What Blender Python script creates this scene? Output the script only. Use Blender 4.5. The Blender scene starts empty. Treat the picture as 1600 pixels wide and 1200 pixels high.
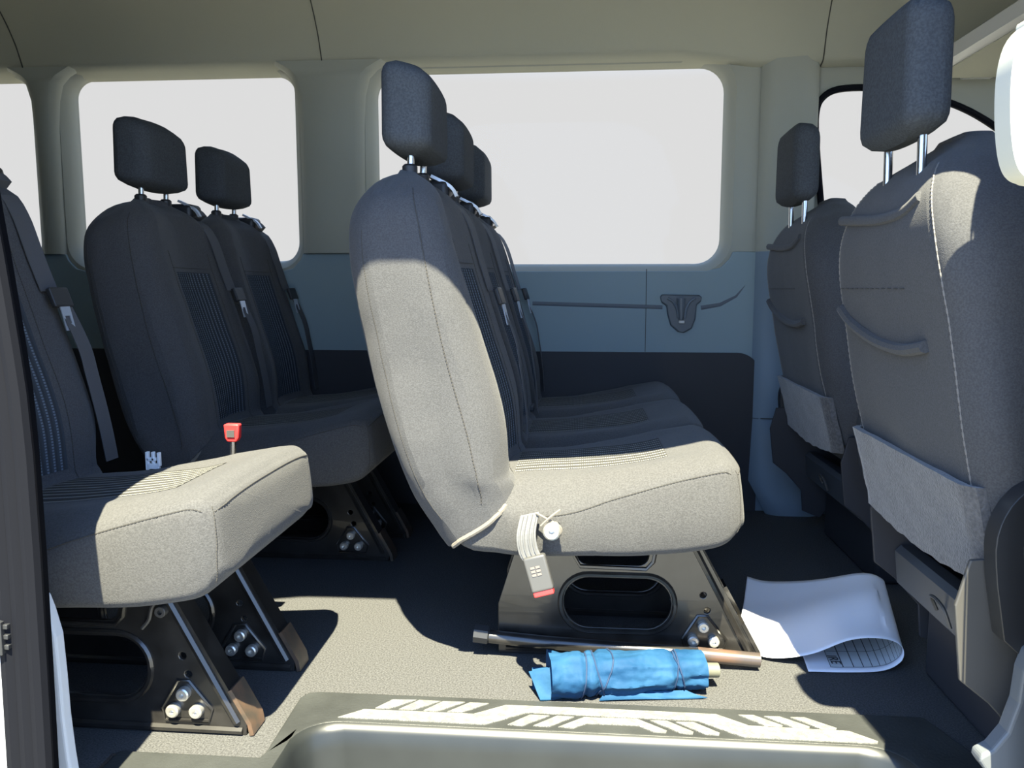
import bpy, bmesh, math, random
from mathutils import Vector, Matrix, noise
random.seed(7)
C = bpy.context.scene
COL = C.collection

# ------------------------------------------------------------------ camera
H = 0.70
cam_d = bpy.data.cameras.new('camera'); cam = bpy.data.objects.new('camera', cam_d); COL.objects.link(cam)
cam.location = (0, 0, H)
cam.rotation_euler = (math.radians(90 - 6.8), 0, math.radians(4.8))
cam_d.sensor_width = 36; cam_d.lens = 36 * 1250 / 1600; cam_d.clip_start = 0.02
C.camera = cam

# ------------------------------------------------------------------ view, sky, sun
C.view_settings.view_transform = 'Standard'; C.view_settings.look = 'None'
C.view_settings.exposure = 0.0; C.view_settings.gamma = 1.0
C.view_settings.use_curve_mapping = False
W = bpy.data.worlds.new('sky'); C.world = W; W.use_nodes = True
nt = W.node_tree; nt.nodes.clear()
wo = nt.nodes.new('ShaderNodeOutputWorld'); bg = nt.nodes.new('ShaderNodeBackground')
tc = nt.nodes.new('ShaderNodeTexCoord'); sp = nt.nodes.new('ShaderNodeSeparateXYZ'); cr = nt.nodes.new('ShaderNodeValToRGB')
nt.links.new(tc.outputs['Generated'], sp.inputs[0]); nt.links.new(sp.outputs['Z'], cr.inputs[0])
nt.links.new(cr.outputs[0], bg.inputs[0]); nt.links.new(bg.outputs[0], wo.inputs[0])
cr.color_ramp.elements[0].position = 0.0; cr.color_ramp.elements[0].color = (0.80, 0.80, 0.80, 1)
cr.color_ramp.elements[1].position = 0.24; cr.color_ramp.elements[1].color = (0.80, 0.80, 0.80, 1)
for p_, c_ in ((0.45, (1.1, 1.6, 2.4, 1)), (1.0, (0.8, 1.3, 2.6, 1))):
    e = cr.color_ramp.elements.new(p_); e.color = c_
bg.inputs[1].default_value = 1.0
# the sky on the open-door side is clear blue right down to the horizon
cb = nt.nodes.new('ShaderNodeValToRGB'); cb.color_ramp.elements[0].position = 0.0; cb.color_ramp.elements[0].color = (1.8, 2.6, 3.9, 1)
cb.color_ramp.elements[1].position = 0.6; cb.color_ramp.elements[1].color = (1.0, 1.8, 3.7, 1)
nt.links.new(sp.outputs['Z'], cb.inputs[0])
mr = nt.nodes.new('ShaderNodeMapRange'); mr.inputs['From Min'].default_value = 0.05; mr.inputs['From Max'].default_value = -0.35
nt.links.new(sp.outputs['Y'], mr.inputs['Value'])
mxw = nt.nodes.new('ShaderNodeMix'); mxw.data_type = 'RGBA'
nt.links.new(mr.outputs[0], mxw.inputs[0]); nt.links.new(cr.outputs[0], mxw.inputs[6]); nt.links.new(cb.outputs[0], mxw.inputs[7]); nt.links.new(mxw.outputs[2], bg.inputs[0])
sun_d = bpy.data.lights.new('sun', 'SUN'); sun = bpy.data.objects.new('sun', sun_d); COL.objects.link(sun)
sun_d.energy = 38.0; sun_d.color = (1.0, 0.93, 0.68); sun_d.angle = math.radians(0.53)
SUN = Vector((-0.08, 1.0, -1.87)).normalized()
sun.rotation_euler = SUN.to_track_quat('-Z', 'Y').to_euler(); sun.location = (0.3, -2, 4)

# ------------------------------------------------------------------ materials
def mat(name, col, rough=0.6, metal=0.0, spec=0.5, bump=0.0, bscale=200, vary=0.0, vscale=40, col2=None, sheen=0.0, trans=0.0, coat=0.0):
    m = bpy.data.materials.new(name); m.use_nodes = True
    n = m.node_tree; b = n.nodes['Principled BSDF']
    b.inputs['Base Color'].default_value = (*col, 1); b.inputs['Roughness'].default_value = rough
    b.inputs['Metallic'].default_value = metal; b.inputs['Specular IOR Level'].default_value = spec
    b.inputs['Sheen Weight'].default_value = sheen; b.inputs['Coat Weight'].default_value = coat
    t = n.nodes.new('ShaderNodeTexCoord')
    if vary or col2:
        ns = n.nodes.new('ShaderNodeTexNoise'); ns.inputs['Scale'].default_value = vscale; ns.inputs['Detail'].default_value = 6
        n.links.new(t.outputs['Object'], ns.inputs['Vector'])
        r = n.nodes.new('ShaderNodeValToRGB')
        a = col; c = col2 or tuple(min(1, x * (1 + vary)) for x in col)
        if not col2: a = tuple(x * (1 - vary) for x in col)
        r.color_ramp.elements[0].position = 0.38; r.color_ramp.elements[0].color = (*a, 1)
        r.color_ramp.elements[1].position = 0.62; r.color_ramp.elements[1].color = (*c, 1)
        n.links.new(ns.outputs['Fac'], r.inputs[0]); n.links.new(r.outputs[0], b.inputs['Base Color'])
    if bump:
        nb = n.nodes.new('ShaderNodeTexNoise'); nb.inputs['Scale'].default_value = bscale; nb.inputs['Detail'].default_value = 3
        n.links.new(t.outputs['Object'], nb.inputs['Vector'])
        bp = n.nodes.new('ShaderNodeBump'); bp.inputs['Strength'].default_value = bump; bp.inputs['Distance'].default_value = 0.002
        n.links.new(nb.outputs['Fac'], bp.inputs['Height']); n.links.new(bp.outputs[0], b.inputs['Normal'])
    return m

def stripe_mat(name, base, line, n_lines):
    """woven insert: dashed light threads running along v"""
    m = mat(name, base, 0.95, spec=0.1)
    n = m.node_tree; b = n.nodes['Principled BSDF']
    uv = n.nodes.new('ShaderNodeUVMap'); s = n.nodes.new('ShaderNodeSeparateXYZ'); n.links.new(uv.outputs[0], s.inputs[0])
    def M(op, a, c, clamp=False):
        k = n.nodes.new('ShaderNodeMath'); k.operation = op; k.use_clamp = clamp
        for i, q in enumerate((a, c)):
            if q is None: continue
            if isinstance(q, (int, float)): k.inputs[i].default_value = q
            else: n.links.new(q, k.inputs[i])
        return k.outputs[0]
    u = M('FRACT', M('MULTIPLY', s.outputs[0], n_lines), None)
    a = M('LESS_THAN', u, 0.30)
    v = M('FRACT', M('MULTIPLY', s.outputs[1], 70), None)
    a = M('MULTIPLY', a, M('LESS_THAN', v, 0.62))
    mx = n.nodes.new('ShaderNodeMix'); mx.data_type = 'RGBA'
    mx.inputs[6].default_value = (*base, 1); mx.inputs[7].default_value = (*line, 1)
    n.links.new(a, mx.inputs[0]); n.links.new(mx.outputs[2], b.inputs['Base Color'])
    rib = M('MULTIPLY', M('SINE', M('MULTIPLY', s.outputs[0], n_lines * 6.2832), None), 0.5)
    bp = n.nodes.new('ShaderNodeBump'); bp.inputs['Strength'].default_value = 0.7; bp.inputs['Distance'].default_value = 0.003
    n.links.new(rib, bp.inputs['Height']); n.links.new(bp.outputs[0], b.inputs['Normal'])
    return m

FAB = mat('seat_fabric', (0.055, 0.056, 0.060), 0.95, spec=0.1, bump=0.35, bscale=650, vary=0.14, vscale=420, sheen=0.08)
FABC = mat('cushion_fabric', (0.057, 0.057, 0.058), 0.95, spec=0.1, bump=0.35, bscale=600, vary=0.15, vscale=380, sheen=0.08)
FABH = mat('headrest_fabric', (0.050, 0.056, 0.064), 0.95, spec=0.08, bump=0.35, bscale=500, vary=0.15, vscale=300)
FLAP = mat('carpet_flap', (0.085, 0.082, 0.082), 1.0, spec=0.05, bump=0.8, bscale=300, vary=0.2, vscale=160, sheen=0.3)
INS = stripe_mat('ribbed_insert', (0.034, 0.040, 0.048), (0.10, 0.12, 0.15), 12)
INSC = stripe_mat('ribbed_insert_cushion', (0.045, 0.045, 0.044), (0.20, 0.20, 0.19), 9)
THREAD = mat('thread', (0.16, 0.15, 0.14), 0.9)
DARKTHREAD = mat('dark_thread', (0.035, 0.033, 0.03), 0.9)
PIPE = mat('piping', (0.12, 0.11, 0.095), 0.9)
METAL = mat('steel_rod', (0.6, 0.6, 0.6), 0.25, metal=1.0)
BOLT = mat('zinc_bolt', (0.62, 0.60, 0.55), 0.35, metal=0.8)
BLK = mat('black_plastic', (0.018, 0.019, 0.021), 0.45, spec=0.4)
PED = mat('black_painted_steel', (0.015, 0.014, 0.013), 0.28, spec=0.6, vary=0.3, vscale=25, coat=0.3)
WORN = mat('worn_painted_steel', (0.05, 0.04, 0.03), 0.35, spec=0.6, col2=(0.10, 0.060, 0.038), vscale=34)
WORN2 = mat('worn_rail', (0.05, 0.04, 0.035), 0.3, spec=0.7, col2=(0.10, 0.055, 0.033), vscale=14)
BELT = mat('belt_webbing', (0.060, 0.062, 0.07), 0.8, bump=0.4, bscale=900)
TONG = mat('belt_tongue', (0.45, 0.50, 0.58), 0.35, metal=0.6)
BUCK = mat('grey_buckle', (0.055, 0.055, 0.055), 0.4)
STRAP = mat('grey_strap', (0.115, 0.115, 0.115), 0.45, metal=0.2)
RED = mat('red_plastic', (0.62, 0.03, 0.03), 0.4)
WHITE = mat('white_tag', (0.8, 0.8, 0.8), 0.6)
BEIGE = mat('grey_beige_trim', (0.285, 0.29, 0.25), 0.75, spec=0.25, bump=0.15, bscale=500)
LINER = mat('headliner_cloth', (0.36, 0.355, 0.285), 0.95, spec=0.1, bump=0.3, bscale=700)
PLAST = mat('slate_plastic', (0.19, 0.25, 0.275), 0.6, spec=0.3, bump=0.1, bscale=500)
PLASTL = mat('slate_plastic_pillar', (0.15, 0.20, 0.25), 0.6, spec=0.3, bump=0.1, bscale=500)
DARKP = mat('black_kick_panel', (0.02, 0.02, 0.024), 0.7)
SEAMM = mat('panel_gap', (0.05, 0.05, 0.045), 0.9)
FLOOR = mat('speckled_vinyl', (0.034, 0.0345, 0.035), 0.75, spec=0.3, bump=0.8, bscale=420, col2=(0.070, 0.071, 0.072), vscale=330)
TREAD = mat('tread_plastic', (0.028, 0.030, 0.029), 0.5, spec=0.4, bump=0.3, bscale=200, vary=0.2, vscale=8)
WELL = mat('step_plastic', (0.014, 0.016, 0.016), 0.36, spec=0.45, vary=0.15, vscale=6)
GRIP = mat('white_grip', (0.13, 0.13, 0.12), 0.8, bump=0.8, bscale=500, vary=0.2, vscale=90)
SEAL = mat('rubber_seal', (0.006, 0.0065, 0.009), 0.75, spec=0.06)
BODY = mat('shaded_white_paint', (0.33, 0.34, 0.36), 0.25, coat=0.5)  # white body paint greyed: shade beside the door is put into the colour
PAPER = mat('paper', (0.74, 0.74, 0.78), 0.8)
GROUND = mat('concrete', (0.20, 0.20, 0.19), 0.9, vary=0.1, vscale=3)
BLUE = mat('blue_cloth', (0.006, 0.034, 0.085), 0.7, spec=0.12, bump=0.9, bscale=45, col2=(0.014, 0.056, 0.12), vscale=14)
CORD = mat('blue_cord', (0.004, 0.02, 0.06), 0.8)
TUBE = mat('cream_tube', (0.10, 0.10, 0.075), 0.5)
BARM = mat('light_grey_bar', (0.42, 0.42, 0.41), 0.5)
LAMP = mat('lamp_lens', (0.85, 0.85, 0.8), 0.3)
BRKT = mat('grey_bracket', (0.055, 0.053, 0.05), 0.5, metal=0.2, vary=0.1, vscale=6)
GRAYP = mat('dark_grey_plastic', (0.055, 0.06, 0.068), 0.5)
def glass_mat():
    m = bpy.data.materials.new('window_glass'); m.use_nodes = True; n = m.node_tree; n.nodes.clear()
    o = n.nodes.new('ShaderNodeOutputMaterial'); t = n.nodes.new('ShaderNodeBsdfTransparent'); g = n.nodes.new('ShaderNodeBsdfGlossy')
    t.inputs[0].default_value = (0.955, 0.955, 0.955, 1); g.inputs['Roughness'].default_value = 0.02
    f = n.nodes.new('ShaderNodeMixShader'); f.inputs[0].default_value = 0.004
    n.links.new(t.outputs[0], f.inputs[1]); n.links.new(g.outputs[0], f.inputs[2]); n.links.new(f.outputs[0], o.inputs[0])
    return m
GLASS = glass_mat()

# ------------------------------------------------------------------ helpers
def tag(o, label=None, cat=None, group=None, kind=None):
    if label: o['label'] = label
    if cat: o['category'] = cat
    if group: o['group'] = group
    if kind: o['kind'] = kind
    return o
def obj(name, bm, m, parent=None, smooth=True, bevel=0, label=None, recalc=True):
    if recalc: bmesh.ops.recalc_face_normals(bm, faces=bm.faces)
    me = bpy.data.meshes.new(name); bm.to_mesh(me); bm.free()
    me.materials.append(m)
    if smooth:
        for p in me.polygons: p.use_smooth = True
        me.set_sharp_from_angle(angle=math.radians(42))
    o = bpy.data.objects.new(name, me); COL.objects.link(o)
    if parent: o.parent = parent
    if bevel:
        b = o.modifiers.new('bevel', 'BEVEL'); b.width = bevel; b.segments = 3; b.limit_method = 'ANGLE'; b.angle_limit = math.radians(40)
    if label: o['label'] = label
    return o
def empty(name, loc, label, cat, group=None):
    o = bpy.data.objects.new(name, None); COL.objects.link(o); o.location = loc; o.empty_display_size = 0.1
    return tag(o, label, cat, group)
def struct(name, bm, m, smooth=False, bevel=0, parent=None):
    return tag(obj(name, bm, m, parent, smooth, bevel), kind='structure')
def NB(): return bmesh.new()
def box(bm, x0, x1, y0, y1, z0, z1):
    vs = [bm.verts.new(p) for p in ((x0,y0,z0),(x1,y0,z0),(x1,y1,z0),(x0,y1,z0),(x0,y0,z1),(x1,y0,z1),(x1,y1,z1),(x0,y1,z1))]
    for f in ((0,3,2,1),(4,5,6,7),(0,1,5,4),(1,2,6,5),(2,3,7,6),(3,0,4,7)): bm.faces.new([vs[i] for i in f])
    return bm
def loft(bm, rings, cap=True, closed=True):
    R = [[bm.verts.new(p) for p in r] for r in rings]
    for a, b in zip(R, R[1:]):
        n = len(a)
        for i in range(n if closed else n - 1):
            j = (i + 1) % n
            bm.faces.new((a[i], a[j], b[j], b[i]))
    if cap and closed:
        for r in (R[0], R[-1]):
            c = bm.verts.new(sum((v.co for v in r), Vector()) / len(r))
            for i in range(len(r)): bm.faces.new((r[i], r[(i + 1) % len(r)], c))
    return bm
def rrect(a0, a1, b0, b1, r, k=6):
    """rounded rectangle as (a,b) points, counter-clockwise"""
    r = min(r, (a1 - a0) / 2 - 1e-4, (b1 - b0) / 2 - 1e-4); out = []
    for ca, cb, s in ((a1 - r, b1 - r, 0), (a0 + r, b1 - r, 90), (a0 + r, b0 + r, 180), (a1 - r, b0 + r, 270)):
        for i in range(k + 1):
            t = math.radians(s + 90 * i / k); out.append((ca + r * math.cos(t), cb + r * math.sin(t)))
    return out
def dens(pts, step):
    out = []
    for i, p in enumerate(pts):
        q = pts[(i + 1) % len(pts)]; d = math.dist(p, q); n = max(1, int(d / step))
        for k in range(n): out.append(tuple(a + (b - a) * k / n for a, b in zip(p, q)))
    return out
def interp(tab, z):
    if z <= tab[0][0]: return tab[0][1]
    for (a, va), (b, vb) in zip(tab, tab[1:]):
        if z <= b: t = (z - a) / (b - a); return va + (vb - va) * t
    return tab[-1][1]
def sinterp(tab, z):
    """smooth (Catmull-Rom) table lookup"""
    if z <= tab[0][0]: return tab[0][1]
    if z >= tab[-1][0]: return tab[-1][1]
    for i in range(len(tab) - 1):
        if z <= tab[i + 1][0]:
            p1, p2 = tab[i], tab[i + 1]; p0 = tab[max(0, i - 1)]; p3 = tab[min(len(tab) - 1, i + 2)]
            h = p2[0] - p1[0]; t = (z - p1[0]) / h
            m1 = (p2[1] - p0[1]) / (p2[0] - p0[0]) * h; m2 = (p3[1] - p1[1]) / (p3[0] - p1[0]) * h
            return (2*t**3 - 3*t*t + 1)*p1[1] + (t**3 - 2*t*t + t)*m1 + (3*t*t - 2*t**3)*p2[1] + (t**3 - t*t)*m2
def spline(pts, n):
    """resample a polyline of Vectors smoothly, n pieces per segment"""
    P = [Vector(p) for p in pts]; out = []
    for i in range(len(P) - 1):
        p0, p1, p2, p3 = P[max(0, i-1)], P[i], P[i+1], P[min(len(P)-1, i+2)]
        for k in range(n):
            t = k / n
            out.append(0.5 * ((2*p1) + (p2-p0)*t + (2*p0-5*p1+4*p2-p3)*t*t + (3*p1-p0-3*p2+p3)*t**3))
    out.append(P[-1]); return out
def tube(bm, pts, r, n=8, closed=False):
    P = [Vector(p) for p in pts]; rings = []
    up = None
    for i, p in enumerate(P):
        a = P[i-1] if i else (P[-1] if closed else P[0]); b = P[(i+1) % len(P)] if (i < len(P)-1 or closed) else P[-1]
        t = (b - a).normalized()
        if up is None: up = t.orthogonal().normalized()
        up = (up - up.dot(t) * t).normalized(); s = t.cross(up)
        rr = r[i] if isinstance(r, (list, tuple)) else r
        rings.append([p + (up * math.cos(q) + s * math.sin(q)) * rr for q in (2*math.pi*k/n for k in range(n))])
    if closed: rings.append(rings[0]); loft(bm, rings, cap=False)
    else: loft(bm, rings)
    return bm
def ribbon(bm, pts, wdir, w, th):
    """flat strap: rectangle swept along pts; wdir = width direction"""
    P = [Vector(p) for p in pts]; wd = Vector(wdir).normalized(); rings = []
    for i, p in enumerate(P):
        t = (P[min(i+1, len(P)-1)] - P[max(0, i-1)]).normalized(); nn = t.cross(wd).normalized()
        rings.append([p + wd*w/2 + nn*th/2, p - wd*w/2 + nn*th/2, p - wd*w/2 - nn*th/2, p + wd*w/2 - nn*th/2])
    return loft(bm, rings)
def cyl(bm, c, axis, r, h, n=24, hole=0, bev=0.0):
    """short cylinder centred at c along axis, optional socket hole in the +axis face"""
    ax = Vector(axis).normalized(); u = ax.orthogonal().normalized(); v = ax.cross(u); c = Vector(c)
    def ring(rr, d): return [c + ax*d + (u*math.cos(2*math.pi*k/n) + v*math.sin(2*math.pi*k/n))*rr for k in range(n)]
    prof = [(r, -h/2), (r, h/2 - bev), (r - bev, h/2)]
    if hole: prof += [(hole, h/2), (hole*0.9, h/2 - h*0.5)]
    return loft(bm, [ring(a, d) for a, d in prof])
def plate(outer, holes, y0, y1, hy=None):
    """polygon with holes in the XZ plane, extruded from y0 to y1"""
    bm = NB(); edges = []
    for lp in [outer] + holes:
        vs = [bm.verts.new((x, y0, z)) for x, z in lp]
        for i in range(len(vs)): edges.append(bm.edges.new((vs[i], vs[(i+1) % len(vs)])))
    bmesh.ops.triangle_fill(bm, use_beauty=True, edges=edges)
    g = bmesh.ops.extrude_face_region(bm, geom=list(bm.faces))
    for v in g['geom']:
        if isinstance(v, bmesh.types.BMVert): v.co.y = y1
    return bm
def xyplate(outer, holes, z0, z1):
    bm = plate(outer, holes, z0, z1)
    for v in bm.verts: v.co = Vector((v.co.x, v.co.z, v.co.y))
    return bm
def patch(fn, nu, nv, uvs=True):
    """grid surface from fn(u,v); carries a UV map"""
    bm = NB(); uvl = bm.loops.layers.uv.new('UVMap')
    G = [[bm.verts.new(fn(i/nu, j/nv)) for j in range(nv+1)] for i in range(nu+1)]
    for i in range(nu):
        for j in range(nv):
            f = bm.faces.new((G[i][j], G[i+1][j], G[i+1][j+1], G[i][j+1]))
            for l, (a, b) in zip(f.loops, ((i,j),(i+1,j),(i+1,j+1),(i,j+1))): l[uvl].uv = (a/nu, b/nv)
    return bm
def ray(px, py):
    """direction of a photograph pixel; used to measure sizes off the photo"""
    l = (px-800)/1250; d = (py-600)/1250; P = math.radians(6.8); Y = math.radians(4.8)
    f = math.cos(P) - d*math.sin(P); z = -(math.sin(P) + d*math.cos(P))
    return Vector((l*math.cos(Y) - f*math.sin(Y), f*math.cos(Y) + l*math.sin(Y), z))
def at(px, py, Y): r = ray(px, py); return Vector((0, 0, H)) + r*(Y/r.y)
def fl(px, py, Z=0): r = ray(px, py); return Vector((0, 0, H)) + r*((Z-H)/r.z)

# ================================================================== STRUCTURE
YF = 2.60      # far wall glass plane
YI = 2.54      # inner face of the far wall
# ---- ground outside
bm = NB(); box(bm, -14, 14, -14, 16, -0.80, -0.72); struct('ground', bm, GROUND)
# ---- floor with the step notch cut out
notch = [(-0.70, 0.90), (-0.70, 1.085), (-0.462, 1.085), (-0.468, 1.283), (0.566, 1.285), (0.64, 1.085), (0.64, 0.90)]
bm = xyplate([(-2.3, 0.90), (-0.70, 0.90)] + notch[1:6] + [(0.64, 0.90), (1.0, 0.90), (1.0, 2.60), (-2.3, 2.60)], [], -0.04, 0.0)
struct('floor', bm, FLOOR)
bm = xyplate([(1.0, 0.90), (2.3, 0.90), (2.3, 2.6), (1.0, 2.6)], [], -0.16, -0.12); struct('floor_cab', bm, FLOOR)
# ---- far wall, upper beige part with the window openings
def winloop(x0, x1, z0, z1, r, g=0.0, top_in=0.0):
    lp = rrect(x0 - g, x1 + g, z0 - g, z1 + g, r + g, 8)
    zm = (z0 + z1)/2; xm = (x0+x1)/2
    return [(x + (top_in*(1 if x < xm else -1) * max(0, (z - z0)/(z1 - z0))), z) for x, z in lp]
WINS = [(-2.20, -1.795, 0.79, 1.375, 0.06), (-1.655, -0.915, 0.79, 1.375, 0.06), (-0.648, 0.437, 0.778, 1.373, 0.075)]
outer = [(-2.3, 0.0), (0.70, 0.0), (0.70, 0.80), (0.69, 1.42), (-2.3, 1.42)]
def wall_with_reveal(outer, wins, m, name):
    """inner skin at YI with larger holes, reveals narrowing to the glass"""
    bm = NB(); edges = []
    loops = []
    def add(lp, y):
        vs = [bm.verts.new((x, y, z)) for x, z in lp]; es = [bm.edges.new((vs[i], vs[(i+1) % len(vs)])) for i in range(len(vs))]
        return vs, es
    vo, eo = add(outer, YI); edges += eo; pairs = []
    for w in wins:
        vi, ei = add(winloop(*w, g=0.028), YI); edges += ei
        vm = [bm.verts.new((x, YI + 0.018, z)) for x, z in winloop(*w, g=0.010)]
        vg = [bm.verts.new((x, YF, z)) for x, z in winloop(*w, g=0.0)]
        pairs.append((vi, vm, vg))
    bmesh.ops.triangle_fill(bm, use_beauty=True, edges=edges)
    for vi, vm, vg in pairs:
        n = len(vi)
        for A, B in ((vi, vm), (vm, vg)):
            for i in range(n): bm.faces.new((A[i], A[(i+1) % n], B[(i+1) % n], B[i]))
    # outer skin
    edges = []
    vo2 = [bm.verts.new((x, YF+0.004, z)) for x, z in outer]; edges += [bm.edges.new((vo2[i], vo2[(i+1) % len(vo2)])) for i in range(len(vo2))]
    rim = []
    for (vi, vm, vg) in pairs:
        v2 = [bm.verts.new((v.co.x, YF+0.004, v.co.z)) for v in vg]; rim.append(v2)
        edges += [bm.edges.new((v2[i], v2[(i+1) % len(v2)])) for i in range(len(v2))]
    bmesh.ops.triangle_fill(bm, use_beauty=True, edges=edges)
    for (vi, vm, vg), v2 in zip(pairs, rim):
        n = len(vg)
        for i in range(n): bm.faces.new((vg[i], vg[(i+1) % n], v2[(i+1) % n], v2[i]))
    for i in range(len(vo)):
        j = (i+1) % len(vo); bm.faces.new((vo[i], vo[j], vo2[j], vo2[i]))
    return struct(name, bm, m, smooth=True)
wall_with_reveal(outer, WINS, BEIGE, 'wall_left')
for i, w in enumerate(WINS):
    bm = plate(winloop(*w, g=0.012), [], YF - 0.008, YF - 0.004); struct('window_%d' % (i+1), bm, GLASS)
# lower slate cladding: a skin in front of the wall below the colour split, cut round the windows
def clad(x0, x1, z0, z1, y, th, m, name, cutx=(), r=0.0):
    o = []
    top = [(x1, z1)]
    for a, b in cutx:     # windows dip below z1: notch with rounded corners
        top += [(b + 0.030, z1), (b + 0.022, z1-0.020), (b - 0.005, z1-0.048), (b - 0.05, z1-0.058), (a + 0.05, z1-0.058), (a + 0.005, z1-0.048), (a - 0.022, z1-0.020), (a - 0.030, z1)]
    o = top + [(x0, z1), (x0, z0), (x1, z0)]
    bm = plate(o, [], y, y + th)
    return struct(name, bm, m, bevel=0.003)
clad(-2.3, 0.555, 0.0, 0.812, YI - 0.010, 0.012, PLAST, 'wall_left_lower', cutx=[(-0.648, 0.437), (-1.655, -0.915), (-2.2, -1.795)])
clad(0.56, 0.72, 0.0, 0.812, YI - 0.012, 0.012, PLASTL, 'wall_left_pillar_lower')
# vertical rounded pillar moulding between the window bay and the cab
bm = NB(); P = [(0.535, YI-0.006), (0.55, YI-0.024), (0.572, YI-0.032), (0.66, YI-0.034), (0.695, YI-0.02), (0.705, YI-0.004)]
loft(bm, [[Vector((x, y, z)) for x, y in P] for z in (0.812, 1.0, 1.2, 1.40)], closed=False)
struct('trim_1', bm, BEIGE, smooth=True)
bm = NB(); loft(bm, [[Vector((x, y - 0.004, z)) for x, y in P] for z in (0.30, 0.60, 0.812)], closed=False)
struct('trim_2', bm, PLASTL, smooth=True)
bm = NB(); loft(bm, [[Vector((x + e, y - 0.004 - f, z)) for x, y in P] for z, e, f in ((0.0, 0.05, 0.03), (0.06, 0.02, 0.03), (0.10, 0.0, 0.008), (0.298, 0, 0))], closed=False)
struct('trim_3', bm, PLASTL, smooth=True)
# mouldings standing proud on the pillars between windows
def pillar_trim(name, x0, x1, w0, w1):
    bm = NB(); rings = []
    for z, g in ((0.812, 0.0), (1.0, 0.0), (1.2, 0.002), (1.30, 0.006), (1.35, 0.02), (1.375, 0.045), (1.40, 0.09)):
        a, b = x0 - g, x1 + g
        rings.append([Vector(p) + Vector((0, 0, z)) for p in ((a, YI+0.004, 0), (a+0.006, YI-0.014, 0), (a+0.028, YI-0.03, 0), (b-0.028, YI-0.03, 0), (b-0.006, YI-0.014, 0), (b, YI+0.004, 0))])
    loft(bm, rings, closed=False); return struct(name, bm, BEIGE, smooth=True)
pillar_trim('trim_4', -0.885, -0.678, 0, 0); pillar_trim('trim_5', -1.765, -1.685, 0, 0)
# black kick panel low on the wall (rounded front corner) and the long moulded groove
kp = [(-2.3, 0.0), (0.56, 0.0)] + [(0.49 + 0.07*math.cos(t), 0.432 + 0.07*math.sin(t)) for t in (math.radians(a) for a in range(0, 91, 10))] + [(-2.3, 0.503)]
struct('trim_6', plate(kp, [], YI - 0.018, YI - 0.008), DARKP)
bm = NB(); tube(bm, [at(x, y, YI-0.008) for x, y in ((832, 474), (1035, 480))], 0.007, 8); tube(bm, [at(x, y, YI-0.009) for x, y in ((1095, 481), (1125, 476), (1150, 463), (1165, 445))], [0.007, 0.006, 0.004, 0.001], 8)
for v in bm.verts: v.co.y = YI - 0.010 + (v.co.y - (YI - 0.010))*0.35
struct('trim_7', bm, mat('slate_groove', (0.075, 0.09, 0.11), 0.6), smooth=True)
bm = NB(); a = at(1010, 421, YI); box(bm, a.x-0.001, a.x+0.001, YI-0.0112, YI-0.009, 0.503, 0.76)
a = at(1225, 679, YI-0.03); box(bm, 0.562, 0.70, YI-0.0395, YI-0.036, 0.299, 0.302)
struct('trim_8', bm, SEAMM)
# header roll above the windows and cove headliner up to the roof
cove = [(2.60, 1.373), (2.575, 1.378), (2.545, 1.388), (2.515, 1.398), (2.508, 1.408), (2.503, 1.42), (2.485, 1.46), (2.452, 1.51), (2.40, 1.57), (2.33, 1.64), (2.22, 1.70), (2.05, 1.735), (1.80, 1.75), (1.40, 1.745), (1.15, 1.72), (1.00, 1.67), (0.92, 1.62)]
def drop(x):   # the lower lip dips over the middle pillar and the cab pillar
    d = 0.0
    for a, w in ((0.72, 0.30),): d += 0.030 * max(0, 1 - abs(x - a)/w)**1.0
    d = 0.034 * min(1, max(0, (x - 0.30)/0.22)); return d
bm = NB(); rings = []
N = 80
for i in range(N+1):
    x = -2.3 + 3.25*i/N
    rings.append([Vector((x, y, z - (drop(x) if 1.38 < z < 1.5 else 0)*(1 if z < 1.45 else 0.4))) for y, z in cove])
loft(bm, rings, closed=False)
g = bmesh.ops.extrude_face_region(bm, geom=list(bm.faces))
for v in g['geom']:
    if isinstance(v, bmesh.types.BMVert): v.co += Vector((0, 0.02 if v.co.y > 1.6 else -0.01, 0.03))
struct('ceiling', bm, LINER, smooth=True)
# panel gaps of the headliner
bm = NB()
for px, in ((-0.800,), (-1.775,), (0.705,)):
    pts = [(px + 0.0, y - 0.001, z - (drop(px) if 1.38 < z < 1.5 else 0)*(1 if z < 1.45 else 0.4) - 0.001) for y, z in cove[2:13]]
    ribbon(bm, spline(pts, 3), (1, 0, 0), 0.003, 0.003)
struct('trim_9', bm, SEAMM)

# ---- cab: roof, driver door wall with its window, shelf over the windscreen
bm = NB(); cabp = [(2.60, 1.30), (2.52, 1.36), (2.45, 1.43), (2.36, 1.52), (2.2, 1.60), (1.8, 1.64), (1.4, 1.64), (1.1, 1.58), (0.92, 1.50), (0.86, 1.40)]
loft(bm, [[Vector((x, y, z + dz)) for y, z in cabp] for x, dz in ((0.94, 0.03), (1.1, 0.02), (1.5, -0.02), (1.9, -0.12), (2.25, -0.30))], closed=False)
g = bmesh.ops.extrude_face_region(bm, geom=list(bm.faces))
for v in g['geom']:
    if isinstance(v, bmesh.types.BMVert): v.co.z += 0.03
struct('ceiling_cab', bm, LINER, smooth=True)
YD = 2.50
dw = [(0.770, 0.66), (0.752, 0.86), (0.732, 1.02), (0.716, 1.16), (0.715, 1.225), (0.728, 1.258), (0.765, 1.277), (0.85, 1.280), (0.95, 1.270), (1.06, 1.240), (1.16, 1.195), (1.27, 1.120), (1.42, 1.00), (1.56, 0.86), (1.60, 0.76), (1.55, 0.70), (1.2, 0.66)]
dw = [(p.x, p.z) for p in spline([(x, 0, z) for x, z in dw + dw[:1]], 4)][:-1]
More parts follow.
